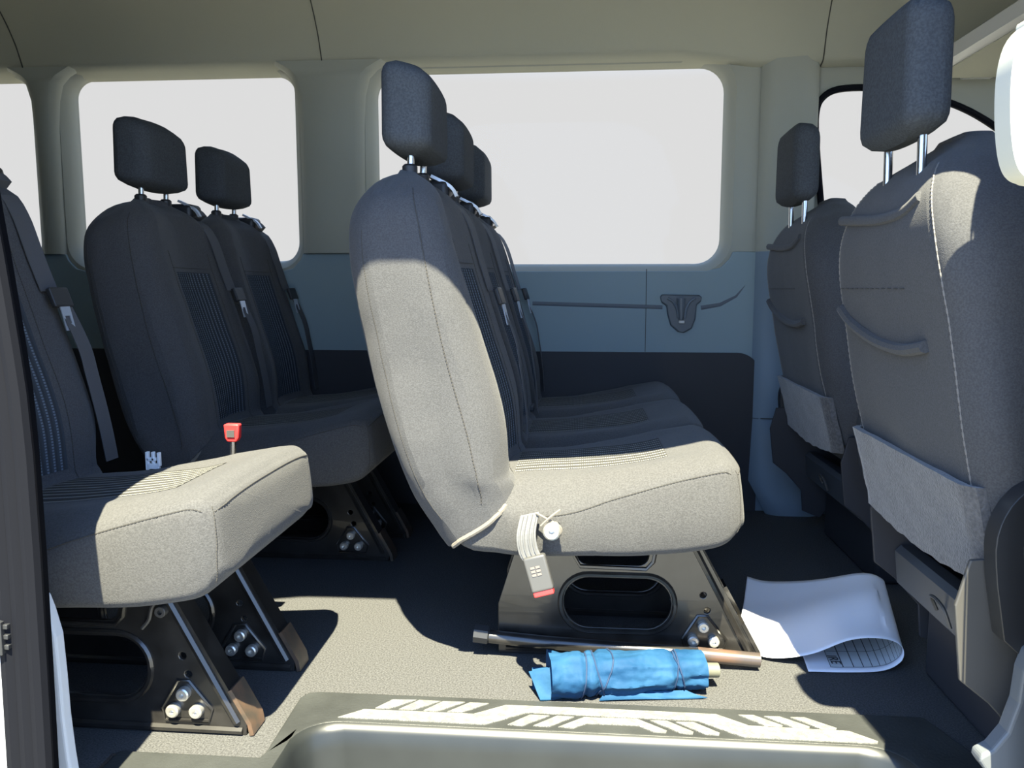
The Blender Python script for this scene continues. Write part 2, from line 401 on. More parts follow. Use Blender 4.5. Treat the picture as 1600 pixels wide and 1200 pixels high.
outer = [(0.62, 0.0), (2.25, 0.0), (2.25, 0.95), (1.9, 1.20), (1.5, 1.38), (0.62, 1.40)]
def grow(lp, g):
    cx = sum(p[0] for p in lp)/len(lp); cz = sum(p[1] for p in lp)/len(lp); out = []
    n = len(lp)
    for i, (x, z) in enumerate(lp):
        a, b = Vector(lp[i-1]), Vector(lp[(i+1) % n]); t = (b-a).normalized(); nn = Vector((-t.y, t.x))
        if nn.dot(Vector((x-cx, z-cz))) < 0: nn = -nn
        out.append((x + nn.x*g, z + nn.y*g))
    return out
struct('door_1', plate([(0.80, 0.0)] + outer[1:4] + [(1.5, 1.36), (0.80, 1.365)] if False else outer, [grow(dw, 0.02)], YD + 0.05, YD + 0.09), BEIGE)
bm = NB(); tube(bm, [(x, YD+0.045, z) for x, z in grow(dw, 0.013)], 0.010, 8, closed=True)
d_seal = tag(obj('window_frame', bm, SEAL), 'black rubber frame around the far front door window', 'window frame')
d_seal['kind'] = 'structure'; d_seal.name = 'trim_10'
struct('window_4', plate(grow(dw, 0.012), [], YD + 0.066, YD + 0.070), GLASS)
bm = NB(); box(bm, 0.74, 2.2, YD-0.01, YD+0.05, 0.0, 0.62); struct('door_1_lining', bm, PLAST, bevel=0.02)
# front wall with windscreen
bm = NB(); box(bm, 2.2, 2.3, 0.85, 2.6, -0.15, 0.62); struct('wall_front', bm, PLAST)
bm = NB(); box(bm, 1.75, 2.2, 0.9, 2.54, 0.35, 0.66); struct('trim_11', bm, BLK, bevel=0.05)
bm = NB(); loft(bm, [[Vector((2.26, 0.9, 0.62)), Vector((2.26, 2.58, 0.62)), Vector((1.95, 2.45, 1.32)), Vector((1.95, 1.0, 1.32))], [Vector((2.27, 0.9, 0.62)), Vector((2.27, 2.58, 0.62)), Vector((1.96, 2.45, 1.32)), Vector((1.96, 1.0, 1.32))]])
struct('window_5', bm, GLASS)
# rear wall
bm = NB(); box(bm, -2.36, -2.3, 0.97, 2.62, -0.04, 1.78); struct('wall_back', bm, BEIGE)

# ---- near wall: the open sliding door's surround
YW = 0.90
op = [(-0.700, -0.34), (-0.675, -0.10), (-0.668, 0.10), (-0.664, 0.50), (-0.676, 0.68), (-0.694, 0.85), (-0.71, 1.1), (-0.70, 1.36), (-0.66, 1.49), (-0.59, 1.55), (-0.48, 1.572),
      (0.06, 1.572), (0.20, 1.565), (0.32, 1.53), (0.40, 1.46), (0.44, 1.38), (0.470, 1.30), (0.498, 1.22), (0.515, 1.14), (0.500, 1.07), (0.486, 0.99), (0.482, 0.90), (0.484, 0.87), (0.488, 0.85), (0.494, 0.82), (0.497, 0.79), (0.500, 0.60), (0.512, 0.3), (0.53, 0.1), (0.53, -0.2), (0.52, -0.34)]
wo_ = [(-2.36, -0.40), (2.30, -0.40), (2.30, 0.60), (1.9, 1.10), (1.4, 1.68), (-2.36, 1.76)]
pw = [(0.82, 0.70), (1.75, 0.70), (1.62, 0.95), (1.40, 1.18), (1.25, 1.26), (0.82, 1.30)]
struct('wall_right', plate(wo_, [op, pw], YW, YW+0.015), BODY)
struct('window_6', plate(grow(pw, 0.01), [], YW+0.005, YW+0.009), GLASS)
# pale front pillar cover that bulges into the opening above the seat belt
pc = [(p.x, p.z) for p in (at(x, y, 0.884) for x, y in ((1640, 20), (1612, 34), (1592, 60), (1581, 100), (1577, 150), (1578, 205), (1583, 245), (1593, 270), (1612, 282), (1650, 286)))]
pc = [(0.62, pc[0][1])] + pc + [(0.62, pc[-1][1])]
struct('trim_16', plate([(p.x, p.z) for p in spline([(x, 0, z) for x, z in pc], 3)], [], YW-0.018, YW+0.014), mat('pale_pillar_cover', (0.55, 0.55, 0.48), 0.5), bevel=0.010, smooth=True)
# black lining of the opening's edge
def inset(lp, g):
    out = []
    for i, (x, z) in enumerate(lp):
        a = Vector(lp[max(0, i-1)]); b = Vector(lp[min(len(lp)-1, i+1)]); t = (b-a).normalized(); nn = Vector((t.y, -t.x))
        out.append((x + nn.x*g, z + nn.y*g))
    return out
op2 = [(p.x, p.z) for p in spline([(x, 0, z) for x, z in op], 3)]
bm = NB(); lo = inset(op2, 0.003)
loft(bm, [[Vector((x, y, z)) for x, z in lo] for y in (YW-0.002, YW+0.017)], closed=False)
g = bmesh.ops.extrude_face_region(bm, geom=list(bm.faces)); lo2 = inset(op2, 0.0005)
struct('trim_17', bm, SEAL, smooth=True)
bm = NB(); box(bm, -2.36, 0.95, YW, 0.98, 1.655, 1.80); struct('trim_12', bm, BODY)
# rubber seal around the opening: parallel lips
for k_, (off, yy, r_) in enumerate(((-0.004, YW-0.012, 0.011), (0.014, YW-0.008, 0.013), (0.034, YW-0.006, 0.013))):
    bm = NB(); tube(bm, [Vector((x, yy, z)) for x, z in inset([q for q in op2 if q[0] < 0.40], -off)], r_, 8)
    struct('trim_%d' % (18 + k_), bm, SEAL, smooth=True)
# slate trim behind the seal at lower left and pillar foot at lower right
lt_pts = [at(x, y, 0.97) for x, y in ((40, 925), (68, 930), (78, 955), (90, 995), (97, 1060), (102, 1120), (110, 1180), (116, 1215), (40, 1215))]
bm = plate([(p.x, p.z) for p in lt_pts], [], 0.965, 0.985)
struct('trim_14', bm, mat('light_grey_pillar_foot', (0.46, 0.48, 0.50), 0.6), bevel=0.004)  # lower pillar trim in one plain light grey
pf = [at(x, y, 0.965) for x, y in ((1612, 1020), (1600, 1050), (1592, 1100), (1575, 1145), (1552, 1172), (1533, 1182), (1531, 1192), (1540, 1206))]
bm = plate([(p.x, p.z) for p in pf] + [(0.62, pf[-1].z - 0.03), (0.70, pf[-1].z - 0.03), (0.70, pf[0].z + 0.05)], [], 0.965, 0.99)
struct('trim_15', bm, mat('shaded_grey_plastic', (0.10, 0.11, 0.12), 0.5), bevel=0.006)  # pale grey foot darkened in its colour to stand in for shade

# ================================================================== SEATS
# profiles of one passenger seat, local x = forwards, z = up
XR = [(0.24, -0.226), (0.262, -0.244), (0.342, -0.293), (0.433, -0.326), (0.546, -0.358), (0.70, -0.389), (0.788, -0.400), (0.842, -0.392), (0.884, -0.362), (0.905, -0.330)]
XF = [(0.24, -0.10), (0.37, -0.118), (0.49, -0.130), (0.62, -0.168), (0.74, -0.205), (0.85, -0.238), (0.88, -0.258), (0.905, -0.295)]
HW = [(0.24, 0.196), (0.34, 0.206), (0.50, 0.205), (0.70, 0.203), (0.78, 0.196), (0.84, 0.182), (0.875, 0.152), (0.895, 0.118), (0.905, 0.08)]
def back_front(XFt, hw, z, v, dent=0.022):
    u = min(1, abs(v)/(hw*0.78)); return sinterp(XFt, z) - dent*(1 - u*u*(3 - 2*u))
def backrest_mesh(XRt, XFt, HWt, z0, z1, yc, dent=0.022, slant=0.62, wr=0.004, seed=0, rc=0.064):
    rings = []
    K = 46
    for k in range(K+1):
        t = k/K; z = z0 + (z1 - z0)*(1 - (1-t)**1.25 if t > .5 else 1-(1-t)**1.25)
        xr, xf, hw = sinterp(XRt, z), sinterp(XFt, z), sinterp(HWt, z)
        pts = dens(rrect(xr, xf, -hw, hw, min(rc, (xf-xr)*0.42), 6), 0.018)
        ring = []
        sh = slant*max(0, 1 - (z - z0)/0.13)
        for i in range(84):
            x, v = pts[int(i*len(pts)/84)]
            w = max(0.0, min(1.0, (x - (xr+xf)/2)/((xf-xr)*0.35)))
            x2 = x - w*(sinterp(XFt, z) - back_front(XFt, hw, z, v, dent))
            q = Vector((x2*5, (v+yc)*5, z*5 + seed))
            lw = wr*(1 + 2.6*max(0, 1 - abs(z - z0 - 0.14)/0.16)); nv = noise.noise(Vector((q.x*2.2 + q.z*0.9, q.y*1.2, q.z*0.8 - q.x*0.6)))*lw + noise.noise(q*4)*wr*0.3
            vv = v + (nv*1.3 if abs(v) > hw*0.8 else 0)
            ring.append(Vector((x2 + nv*0.7, yc + vv, z + sh*(x - xr))))
        rings.append(ring)
    def shrunk(r, f, dz):
        c = sum(r, Vector())/len(r); return [c + (p-c)*f + Vector((0, 0, dz)) for p in r]
    rings = [shrunk(rings[0], 0.5, -0.012), shrunk(rings[0], 0.88, -0.008)] + rings + [shrunk(rings[-1], 0.85, 0.008), shrunk(rings[-1], 0.45, 0.012)]
    return loft(NB(), rings)

ZB = [(-0.215, 0.262), (-0.18, 0.244), (0.0, 0.245), (0.15, 0.252), (0.22, 0.264), (0.245, 0.276), (0.264, 0.300)]
ZC = [(-0.215, 0.340), (-0.15, 0.365), (0.0, 0.378), (0.12, 0.392), (0.20, 0.412), (0.235, 0.422), (0.255, 0.419), (0.264, 0.412)]
ZS = [(-0.215, 0.318), (-0.12, 0.322), (-0.02, 0.330), (0.06, 0.358), (0.148, 0.386), (0.22, 0.405), (0.245, 0.409), (0.264, 0.402)]
def cush_top(x, v, hw):
    u = min(1, abs(v)/hw); w = u**3
    return sinterp(ZC, x)*(1-w) + sinterp(ZS, x)*w + 0.010*math.exp(-((u-0.72)/0.16)**2)*max(0, min(1, (0.245 - x)/0.09))
def cushion_mesh(x0, x1, hw, yc, seed=0):
    rings = []
    K = 40
    for k in range(K+1):
        t = k/K; x = x0 + (x1-x0)*(1-(1-t)**1.5)
        zb = sinterp(ZB, x); zt = 0.5*(sinterp(ZC, x)+sinterp(ZS, x))
        h_in = hw - 0.014*max(0, (x - (x1-0.03))/0.03)**2 - 0.016*max(0, min(1, (-0.10 - x)/0.04))
        pts = dens(rrect(-h_in, h_in, zb, zt, 0.017, 5), 0.014)
        ring = []
        for i in range(84):
            v, z = pts[int(i*len(pts)/84)]
            w = (z - zb)/(zt - zb)
            z2 = zb + (cush_top(x, v, hw) - (0 if w > 0.98 else 0) - zb)*w
            q = Vector((x*5, (v+yc)*5 + seed, z*5)); nv = noise.noise(q*1.7)*0.004
            bulge = 0.010*math.sin(math.pi*min(1, max(0, w)))*(1 if abs(v) > h_in*0.9 else 0)*(1 if v > 0 else -1)
            ff = max(0, (x - (x1-0.10))/0.10); ring.append(Vector((x + nv*0.4*(1-ff) + 0.012*ff*ff*(1 - w), yc + v + bulge*0.6 + (nv if abs(v) > h_in*.9 else 0), z2 + nv*0.5*(1-ff))))
        rings.append(ring)
    def sq(r, f, dx):
        c = sum(r, Vector())/len(r); return [Vector((c.x + (p.x-c.x)*f + dx, c.y + (p.y-c.y)*f , c.z + (p.z-c.z)*f)) for p in r]
    last = rings[-1]
    rings += [sq(last, 0.975, 0.004), sq(last, 0.93, 0.0065), sq(last, 0.80, 0.009), sq(last, 0.5, 0.0105), sq(last, 0.2, 0.011)]
    return loft(NB(), rings)
def headrest_mesh(xr, xf, z0, z1, hw, yc, slope=-0.16, lean=0.0, bottom=-0.05, r=0.03):
    rings = []; K = 18
    for k in range(K+1):
        t = k/K; z = z0 + (z1-z0)*t
        e = math.sin(math.pi*min(1, max(0, 0.5 if 0.16 < t < 0.8 else (t/0.16*0.5 if t <= 0.16 else 0.5+ (t-0.8)/0.2*0.5))))
        e = max(0.0, e)**0.42
        hwk = hw*(0.80 + 0.20*e) * (1 - 0.06*t); dx = (xf-xr)/2*(0.52 + 0.48*e); cx = (xr+xf)/2 + lean*(t-0.5)
        pts = dens(rrect(cx-dx, cx+dx, -hwk, hwk, min(r, dx*0.8), 6), 0.012)
        ring = []
        for i in range(64):
            x, v = pts[int(i*len(pts)/64)]
            zz = z + (slope*t + bottom*(1-t))*(x - cx) - 0.010*(v/hw)**2*(t-0.4)
            ring.append(Vector((x, yc+v, zz)))
        rings.append(ring)
    c = sum(rings[0], Vector())/64; rings.insert(0, [c + (p-c)*0.6 + Vector((0,0,-0.006)) for p in rings[0]])
    c = sum(rings[-1], Vector())/64; rings.append([c + (p-c)*0.65 + Vector((0,0,0.006)) for p in rings[-1]])
    return loft(NB(), rings)
def stitch(bm, pts, r=0.0012, dash=0.006):
    """row of small stitches"""
    P = [Vector(p) for p in pts]; acc = 0
    for a, b in zip(P, P[1:]):
        L = (b-a).length; n = max(1, int(L/dash))
        for k in range(n):
            s = a + (b-a)*(k/n); e = a + (b-a)*((k+0.6)/n)
            tube(bm, [s, e], r, 4)
    return bm

from mathutils.bvhtree import BVHTree
def bvh(o):
    me = o.data; return BVHTree.FromPolygons([v.co.copy() for v in me.vertices], [list(p.vertices) for p in me.polygons])
def snap(pts, t, off=0.0004):
    out = []
    for p in pts:
        c, n, i, d = t.find_nearest(Vector(p)); out.append(c + n*off)
    return out
def wrap(o, tgt, off=0.0008):
    m = o.modifiers.new('wrap', 'SHRINKWRAP'); m.target = tgt; m.wrap_method = 'NEAREST_SURFACEPOINT'; m.wrap_mode = 'ABOVE_SURFACE'; m.offset = off; return o
def seam(name, pts, t, parent, m=None, r=0.0011, dash=0.0045, groove=True):
    P = snap(pts, t); bm = NB(); tube(bm, P, r*0.55, 5)
    stitch(bm, snap(pts, t, 0.0006), r, dash)
    return obj(name, bm, m or DARKTHREAD, parent)
def make_plate_set(root, yl, dx):
    """one pressed-steel leg plate with its bolts; yl local y of the near face"""
    O = [(-0.150, 0.0), (0.335, 0.0), (0.338, 0.02), (0.215, 0.245), (-0.105, 0.245), (-0.150, 0.10)]
    O = [(x+dx, z) for x, z in O]
    hole = [(x+dx, z) for x, z in rrect(-0.024, 0.178, 0.058, 0.156, 0.048, 8)]
    h2 = [(x+dx, z) for x, z in rrect(0.0, 0.135, 0.182, 0.228, 0.02, 5)]
    h3 = [(0.237+dx+0.006*math.cos(t), 0.128+0.006*math.sin(t)) for t in (math.radians(a) for a in range(0, 360, 45))]
    h4 = [(0.245+dx+0.006*math.cos(t), 0.098+0.006*math.sin(t)) for t in (math.radians(a) for a in range(0, 360, 45))]
    p = obj('side_plate', plate(O, [hole, h2, h3, h4], yl, yl+0.007), PED, root, smooth=False, bevel=0.0015)
    # raised lips round the big hole and along the front edge
    bm = NB(); tube(bm, [(x, yl-0.001, z) for x, z in [(a+dx, b) for a, b in rrect(-0.031, 0.185, 0.051, 0.163, 0.054, 8)]], 0.005, 6, closed=True)
    tube(bm, [(x+dx, yl-0.001, z) for x, z in ((0.0-0.01, 0.24), (-0.006, 0.20), (0.006, 0.178), (0.13, 0.176), (0.143, 0.19), (0.152, 0.24))], 0.004, 6)
    tube(bm, [(0.206+dx, yl-0.001, 0.243), (0.322+dx, yl-0.001, 0.022)], 0.006, 6)
    tube(bm, [(-0.135+dx, yl, 0.012), (0.33+dx, yl, 0.008)], 0.006, 6)
    tr = [(x+dx, yl-0.001, z) for x, z in ((0.205, 0.022), (0.200, 0.042), (0.228, 0.088), (0.246, 0.088), (0.282, 0.042), (0.276, 0.022))]
    tube(bm, tr, 0.003, 6, closed=True)
    obj('pressed_rib', bm, PED, p)
    for bx, bz in ((0.238, 0.068), (0.220, 0.040), (0.258, 0.040)):
        obj('bolt', cyl(NB(), (bx+dx, yl-0.006, bz), (0, -1, 0), 0.0105, 0.012, 20, hole=0.004, bev=0.002), BOLT, p)
    # folded front flange, worn to bare metal near the foot
    bm = NB(); ribbon(bm, [(0.215+dx, yl+0.020, 0.244), (0.338+dx, yl+0.020, 0.018)], (0, 1, 0), 0.042, 0.005)
    obj('front_flange', bm, PED, p)
    bm = NB(); ribbon(bm, [(0.312+dx, yl+0.020, 0.075), (0.342+dx, yl+0.020, 0.020), (0.345+dx, yl+0.020, 0.002)], (0, 1, 0), 0.046, 0.007)
    obj('worn_foot', bm, WORN if dx < -0.01 else PED, p, label='foot edge worn to brown bare metal' if dx < -0.01 else None)
    return p
def make_belt(root, y, zt=0.695, x_off=0.0, z_top=0.905, lower=True):
    path = [(-0.33, 0.90), (-0.30, 0.915), (-0.262, 0.900), (-0.228, 0.85), (-0.205, 0.79), (-0.186, 0.735), (-0.172, zt)]
    best = min((c for c in root.children if c.name.startswith('backrest')), key=lambda c: abs(sum(v.co.y for v in c.data.vertices)/len(c.data.vertices) - y))
    T = bvh(best); bp = []
    for i, p in enumerate(spline([(x, y + 0.012*i/6, z) for i, (x, z) in enumerate(path)], 4)):
        q, n_, i_, d_ = T.ray_cast(Vector((0.3, p.y, p.z)), Vector((-1, 0, 0)))
        bp.append(Vector((q.x + 0.0085, p.y, p.z)) if q is not None and p.z < 0.885 else p)
    b = obj('seat_belt', ribbon(NB(), bp, (0.15, 1, 0), 0.040, 0.0015), BELT, root, smooth=False)
    # tongue
    t = [(-0.171, y+0.012, zt+0.006), (-0.160, y+0.013, zt-0.028)]
    bm = NB(); ribbon(bm, t, (0.1, 1, 0), 0.046, 0.010); o = obj('belt_tongue', bm, BLK, b, bevel=0.003)
    bm = plate([(-0.011, 0), (0.011, 0), (0.011, -0.045), (-0.011, -0.045)], [[(-0.006, -0.018), (0.006, -0.018), (0.006, -0.032), (-0.006, -0.032)]], 0, 0.002)
    M = Matrix.Translation((-0.157, y+0.013, zt-0.026)) @ Matrix.Rotation(math.radians(82), 4, 'Z') @ Matrix.Rotation(math.radians(-14), 4, 'X')
    bmesh.ops.transform(bm, matrix=M, verts=bm.verts); obj('latch_plate', bm, TONG, b, smooth=False, label='bright metal latch plate')
    if lower:
        lp = [(-0.170, y+0.02, zt-0.01), (-0.135, y+0.025, 0.60), (-0.124, y+0.03, 0.54), (-0.112, y+0.04, 0.45), (-0.108, y+0.05, 0.38)]
        obj('lower_webbing', ribbon(NB(), spline(lp, 4), (0, 1, 0), 0.038, 0.0015), BELT, b, smooth=False)
    bm = NB(); box(bm, -0.375, -0.265, y-0.032, y+0.034, 0.872, 0.918)
    obj('belt_guide', bm, BLK, root, bevel=0.012)
    bm = NB(); ribbon(bm, spline([(-0.30, y-0.025, 0.925), (-0.262, y-0.02, 0.905), (-0.25, y-0.015, 0.885)], 3), (0, 1, 0), 0.012, 0.006)
    obj('guide_clip', bm, TONG, root)

def make_unit(root, yc, seed, edge_seam=True, seam_sides=(-1,)):
    """backrest, headrest and cushion of one place of a bench"""
    b = obj('backrest', backrest_mesh(XR, XF, HW, 0.245, 0.905, yc, seed=seed), FAB, root)
    def ins(u, v):
        z = 0.385 + 0.355*v; w = -0.085 + 0.17*u
        return (back_front(XF, sinterp(HW, z), z, w) + 0.0035, yc + w, z)
    wrap(obj('insert_panel', patch(ins, 16, 34), INS, b, recalc=False, label='ribbed centre panel with dashed light threads'), b)
    T = bvh(b)
    for s in seam_sides:
        SS = [(0.35, -0.163), (0.45, -0.184), (0.58, -0.220), (0.72, -0.250), (0.82, -0.267), (0.885, -0.285)]
        seam('seam', [(sinterp(SS, z), yc + s*(sinterp(HW, z) + 0.004), z) for z in (0.335 + 0.54*k/45 for k in range(46))], T, b)
        seam('rear_seam', [(sinterp(XR, z) + 0.032, yc + s*(sinterp(HW, z) + 0.004), z) for z in (0.30 + 0.5*k/24 for k in range(25))], T, b, r=0.0008, dash=0.004)
        bm = NB(); tube(bm, snap(spline([(-0.222, yc + s*0.190, 0.248), (-0.205, yc + s*0.205, 0.262), (-0.18, yc + s*0.212, 0.279), (-0.15, yc + s*0.214, 0.299), (-0.12, yc+s*0.212, 0.322), (-0.108, yc+s*0.195, 0.335)], 6), T, 0.001), 0.0045, 8)
        obj('piping', bm, PIPE, b)
    for s in (-1, 1):
        seam('seam', [(back_front(XF, sinterp(HW, z), z, s*0.10) + 0.002, yc + s*0.10, z) for z in (0.34 + 0.45*k/24 for k in range(25))], T, b, r=0.0009)
    seam('seam', [(back_front(XF, sinterp(HW, 0.75), 0.75, w) + 0.002, yc + w, 0.75) for w in (-0.095 + 0.19*k/12 for k in range(13))], T, b, r=0.0009)
    h = obj('headrest', headrest_mesh(-0.352, -0.262, 0.940, 1.096, 0.112, yc, slope=-0.30), FABH, root)
    for s in (-1, 1):
        bm = NB(); tube(bm, [(-0.308, yc + s*0.058, 0.885), (-0.305, yc + s*0.058, 0.958)], 0.0065, 10); obj('support_rod', bm, METAL, h)
        obj('rod_collar', cyl(NB(), (-0.308, yc + s*0.058, 0.915), (0, 0, 1), 0.014, 0.016, 16, bev=0.004), BLK, h)
    c = obj('seat_cushion', cushion_mesh(-0.215, 0.264, 0.202, yc, seed), FABC, root)
    T = bvh(c)
    def insc(u, v):
        x = -0.115 + 0.275*v; w = -0.088 + 0.176*u
        return (x, yc + w, cush_top(x, w, 0.202) + 0.0035)
    ic = wrap(obj('insert_panel', patch(insc, 16, 26), INSC, c, recalc=True, label='ribbed centre panel with pale dashed lines'), c)
    for s in seam_sides:
        seam('seam', [(x, yc + s*0.206, sinterp(ZS, x) - 0.007) for x in (-0.06 + 0.318*k/30 for k in range(31))], T, c)
        seam('corner_seam', [(0.268, yc + s*0.192, z) for z in (0.405 - 0.115*k/12 for k in range(13))], T, c, r=0.0009)
    seam('front_seam', [(0.269, yc + w, cush_top(0.262, w, 0.202) - 0.010) for w in (-0.19 + 0.38*k/30 for k in range(31))], T, c)
    return b, h, c

def bench(name, X, ys, plates, label, cat, px, group=None):
    ym = sum(ys)/len(ys)
    root = empty(name, (X, ym, 0), label, cat, group)
    for i, y in enumerate(ys):
        make_unit(root, y - ym, i*3.7 + X*5, seam_sides=(-1, 1))
    bm = NB(); y0, y1 = min(ys) - ym - 0.16, max(ys) - ym + 0.16
    box(bm, -0.12+px, 0.20+px, y0+0.15, y1-0.05, 0.222, 0.250)
    obj('seat_frame', bm, BLK, root, bevel=0.006)
    for p in plates: make_plate_set(root, p - ym, px)
    return root, ym

# ---- middle row: three places
mid, mY = bench('three_seat_bench', 0.0, [1.52, 1.92, 2.32], [1.47, 1.66, 2.20, 2.40],
    'grey-black fabric three-seat bench in the middle, sunlit near side, grey buckle hanging from it', 'seat', 0.0)
for y in (1.655, 2.055, 2.455): make_belt(mid, y - mY)
# foot rail with worn paint
bm = NB(); pts = [Vector((x, y, z)) for x, y, z in ((-0.165, 1.452, 0.040), (-0.06, 1.448, 0.034), (0.10, 1.444, 0.029), (0.25, 1.442, 0.024), (0.330, 1.442, 0.019))]
tube(bm, [p - Vector((0, mY, 0)) for p in pts], 0.0125, 12)
fr = obj('foot_rail', bm, PED, mid, label='round black rail along the foot of the seat')
bm = NB(); tube(bm, [p - Vector((0, mY, 0)) for p in (Vector((0.225, 1.441, 0.025)), Vector((0.338, 1.440, 0.0185)))], 0.0135, 12); obj('worn_end', bm, WORN2, fr, label='rail end worn to brown metal')
bm = NB(); cyl(bm, (-0.18, 1.455-mY, 0.043), (1, 0, -0.1), 0.018, 0.03, 8, bev=0.003); obj('rail_end', bm, BLK, mid)
# outer buckle on its corrugated strap, bolted to the near side
ys_ = 1.285
def L(px, py, Y): p = at(px, py, Y); return Vector((p.x, p.y - mY, p.z))
st = [L(828, 803, 1.300), L(822, 835, 1.288), L(826, 862, 1.284), L(836, 878, 1.280)]
bk = obj('buckle_strap', ribbon(NB(), spline(st, 4), (1, 0, 0.25), 0.034, 0.006), STRAP, mid, smooth=False, bevel=0.002)
bm = NB()
for k in (-0.011, -0.004, 0.004, 0.011):
    tube(bm, [p + Vector((k, -0.004, k*0.25)) for p in spline(st, 4)], 0.0018, 6)
obj('strap_rib', bm, STRAP, bk)
a_, b_ = L(834, 868, 1.278), L(849, 922, 1.270)
body = obj('belt_buckle', ribbon(NB(), [a_, b_], (1, 0, 0.28), 0.038, 0.020), BUCK, mid, bevel=0.004, label='grey buckle body')
d_ = (b_-a_).normalized()
obj('release_button', ribbon(NB(), [b_ - d_*0.001, b_ + d_*0.008], (1, 0, 0.28), 0.034, 0.016), RED, body, bevel=0.002, label='red release button')
bm = NB()   # printed marking on the buckle face
w_ = Vector((1, 0, 0.28)).normalized(); nn_ = d_.cross(w_).normalized()
if nn_.y > 0: nn_ = -nn_
o_ = a_ + d_*0.016 + nn_*0.0108
for k in range(3):
    for q in range(2):
        c_ = o_ + d_*0.006*k + w_*(-0.0065 + 0.009*q)
        ribbon(bm, [c_, c_ + d_*0.004], w_, 0.007, 0.0005)
obj('printed_marking', bm, mat('marking', (0.13, 0.11, 0.10), 0.6), body, smooth=False)
c_ = L(862, 829, 1.288)
obj('anchor_bolt', cyl(NB(), c_, (0, -1, 0), 0.0145, 0.022, 24, hole=0.005, bev=0.003), BOLT, mid)
bm = NB(); tube(bm, spline([L(838, 802, 1.294), L(856, 812, 1.290), L(874, 822, 1.292), L(876, 833, 1.292), L(868, 842, 1.294)], 4), 0.0025, 6)
tube(bm, spline([L(875, 797, 1.300), L(860, 808, 1.285), L(845, 822, 1.283)], 4), 0.0022, 6)
obj('loose_piping', bm, PIPE, mid)
bm = NB(); box(bm, -0.14, -0.115, 2.04-mY, 2.09-mY, 0.385, 0.40); obj('inner_buckle', bm, BLK, mid, bevel=0.003)

# ---- back row: pair on the far side, single by the door
DX = -0.735
pair, pY = bench('two_seat_bench', DX, [1.92, 2.32], [1.965, 2.16], 'shaded two-seat bench in the back row, by the far side windows', 'seat', -0.085)
make_belt(pair, 2.055 - pY); make_belt(pair, 2.455 - pY)
single, sY = bench('single_seat', DX - 0.032, [1.228], [1.148, 1.361], 'single seat nearest on the left with sunlit cushion front', 'seat', -0.085)
make_belt(single, 1.363 - sY)
# upright inner buckles on the back row
def up_buckle(root, ox, oy, px, py, Y, m, w, h, lab, name='belt_buckle'):
    p = at(px, py, Y) - Vector((ox, oy, 0))
    bm = NB(); loft(bm, [[p + Vector((a*w/2*s, b*0.008, z)) for a, b in ((-1,-1),(1,-1),(1,1),(-1,1))] for z, s in ((-h/2, 0.6), (-h/4, 0.9), (h/2, 1.0))])
    o = obj(name, bm, m, root, bevel=0.003, label=lab)
    return o, p
o, p = up_buckle(single, DX - 0.032, sY, 364, 676, 1.435, RED, 0.030, 0.034, 'red buckle head standing beside the cushion')
bm = NB(); box(bm, p.x-0.008, p.x+0.007, p.y-0.0105, p.y-0.0085, p.z-0.007, p.z+0.006); obj('button', bm, BUCK, o)
bm = NB(); tube(bm, [p + Vector((0, 0, -0.015)), p + Vector((-0.004, 0.0, -0.09))], 0.006, 8); obj('buckle_stalk', bm, METAL, o)
bm = NB(); c_ = at(240, 720, 1.40) - Vector((DX - 0.032, sY, 0))
for a, b, w, h in ((-0.011, 0.0, 0.006, 0.034), (0.0, 0.006, 0.005, 0.022), (0.011, 0.003, 0.005, 0.026), (0.0, -0.010, 0.022, 0.010), (-0.003, 0.003, 0.018, 0.006)):
    box(bm, c_.x+a-w/2, c_.x+a+w/2, c_.y-0.004, c_.y+0.004, c_.z+b-h/2, c_.z+b+h/2)
obj('buckle_bracket', bm, WHITE, single, smooth=False, bevel=0.001, label='bright white metal bracket catching the sun')
bm = NB(); tube(bm, spline([L(0,0,1)*0 + (at(x, y, 1.14) - Vector((DX - 0.032, sY, 0))) for x, y in ((246, 938), (237, 950), (233, 968), (222, 982))], 3), 0.003, 6)
cyl(bm, at(252, 955, 1.14) - Vector((DX - 0.032, sY, 0)), (0, -1, 0), 0.009, 0.012, 16, hole=0.004, bev=0.001)
obj('release_hook', bm, BRKT, single)

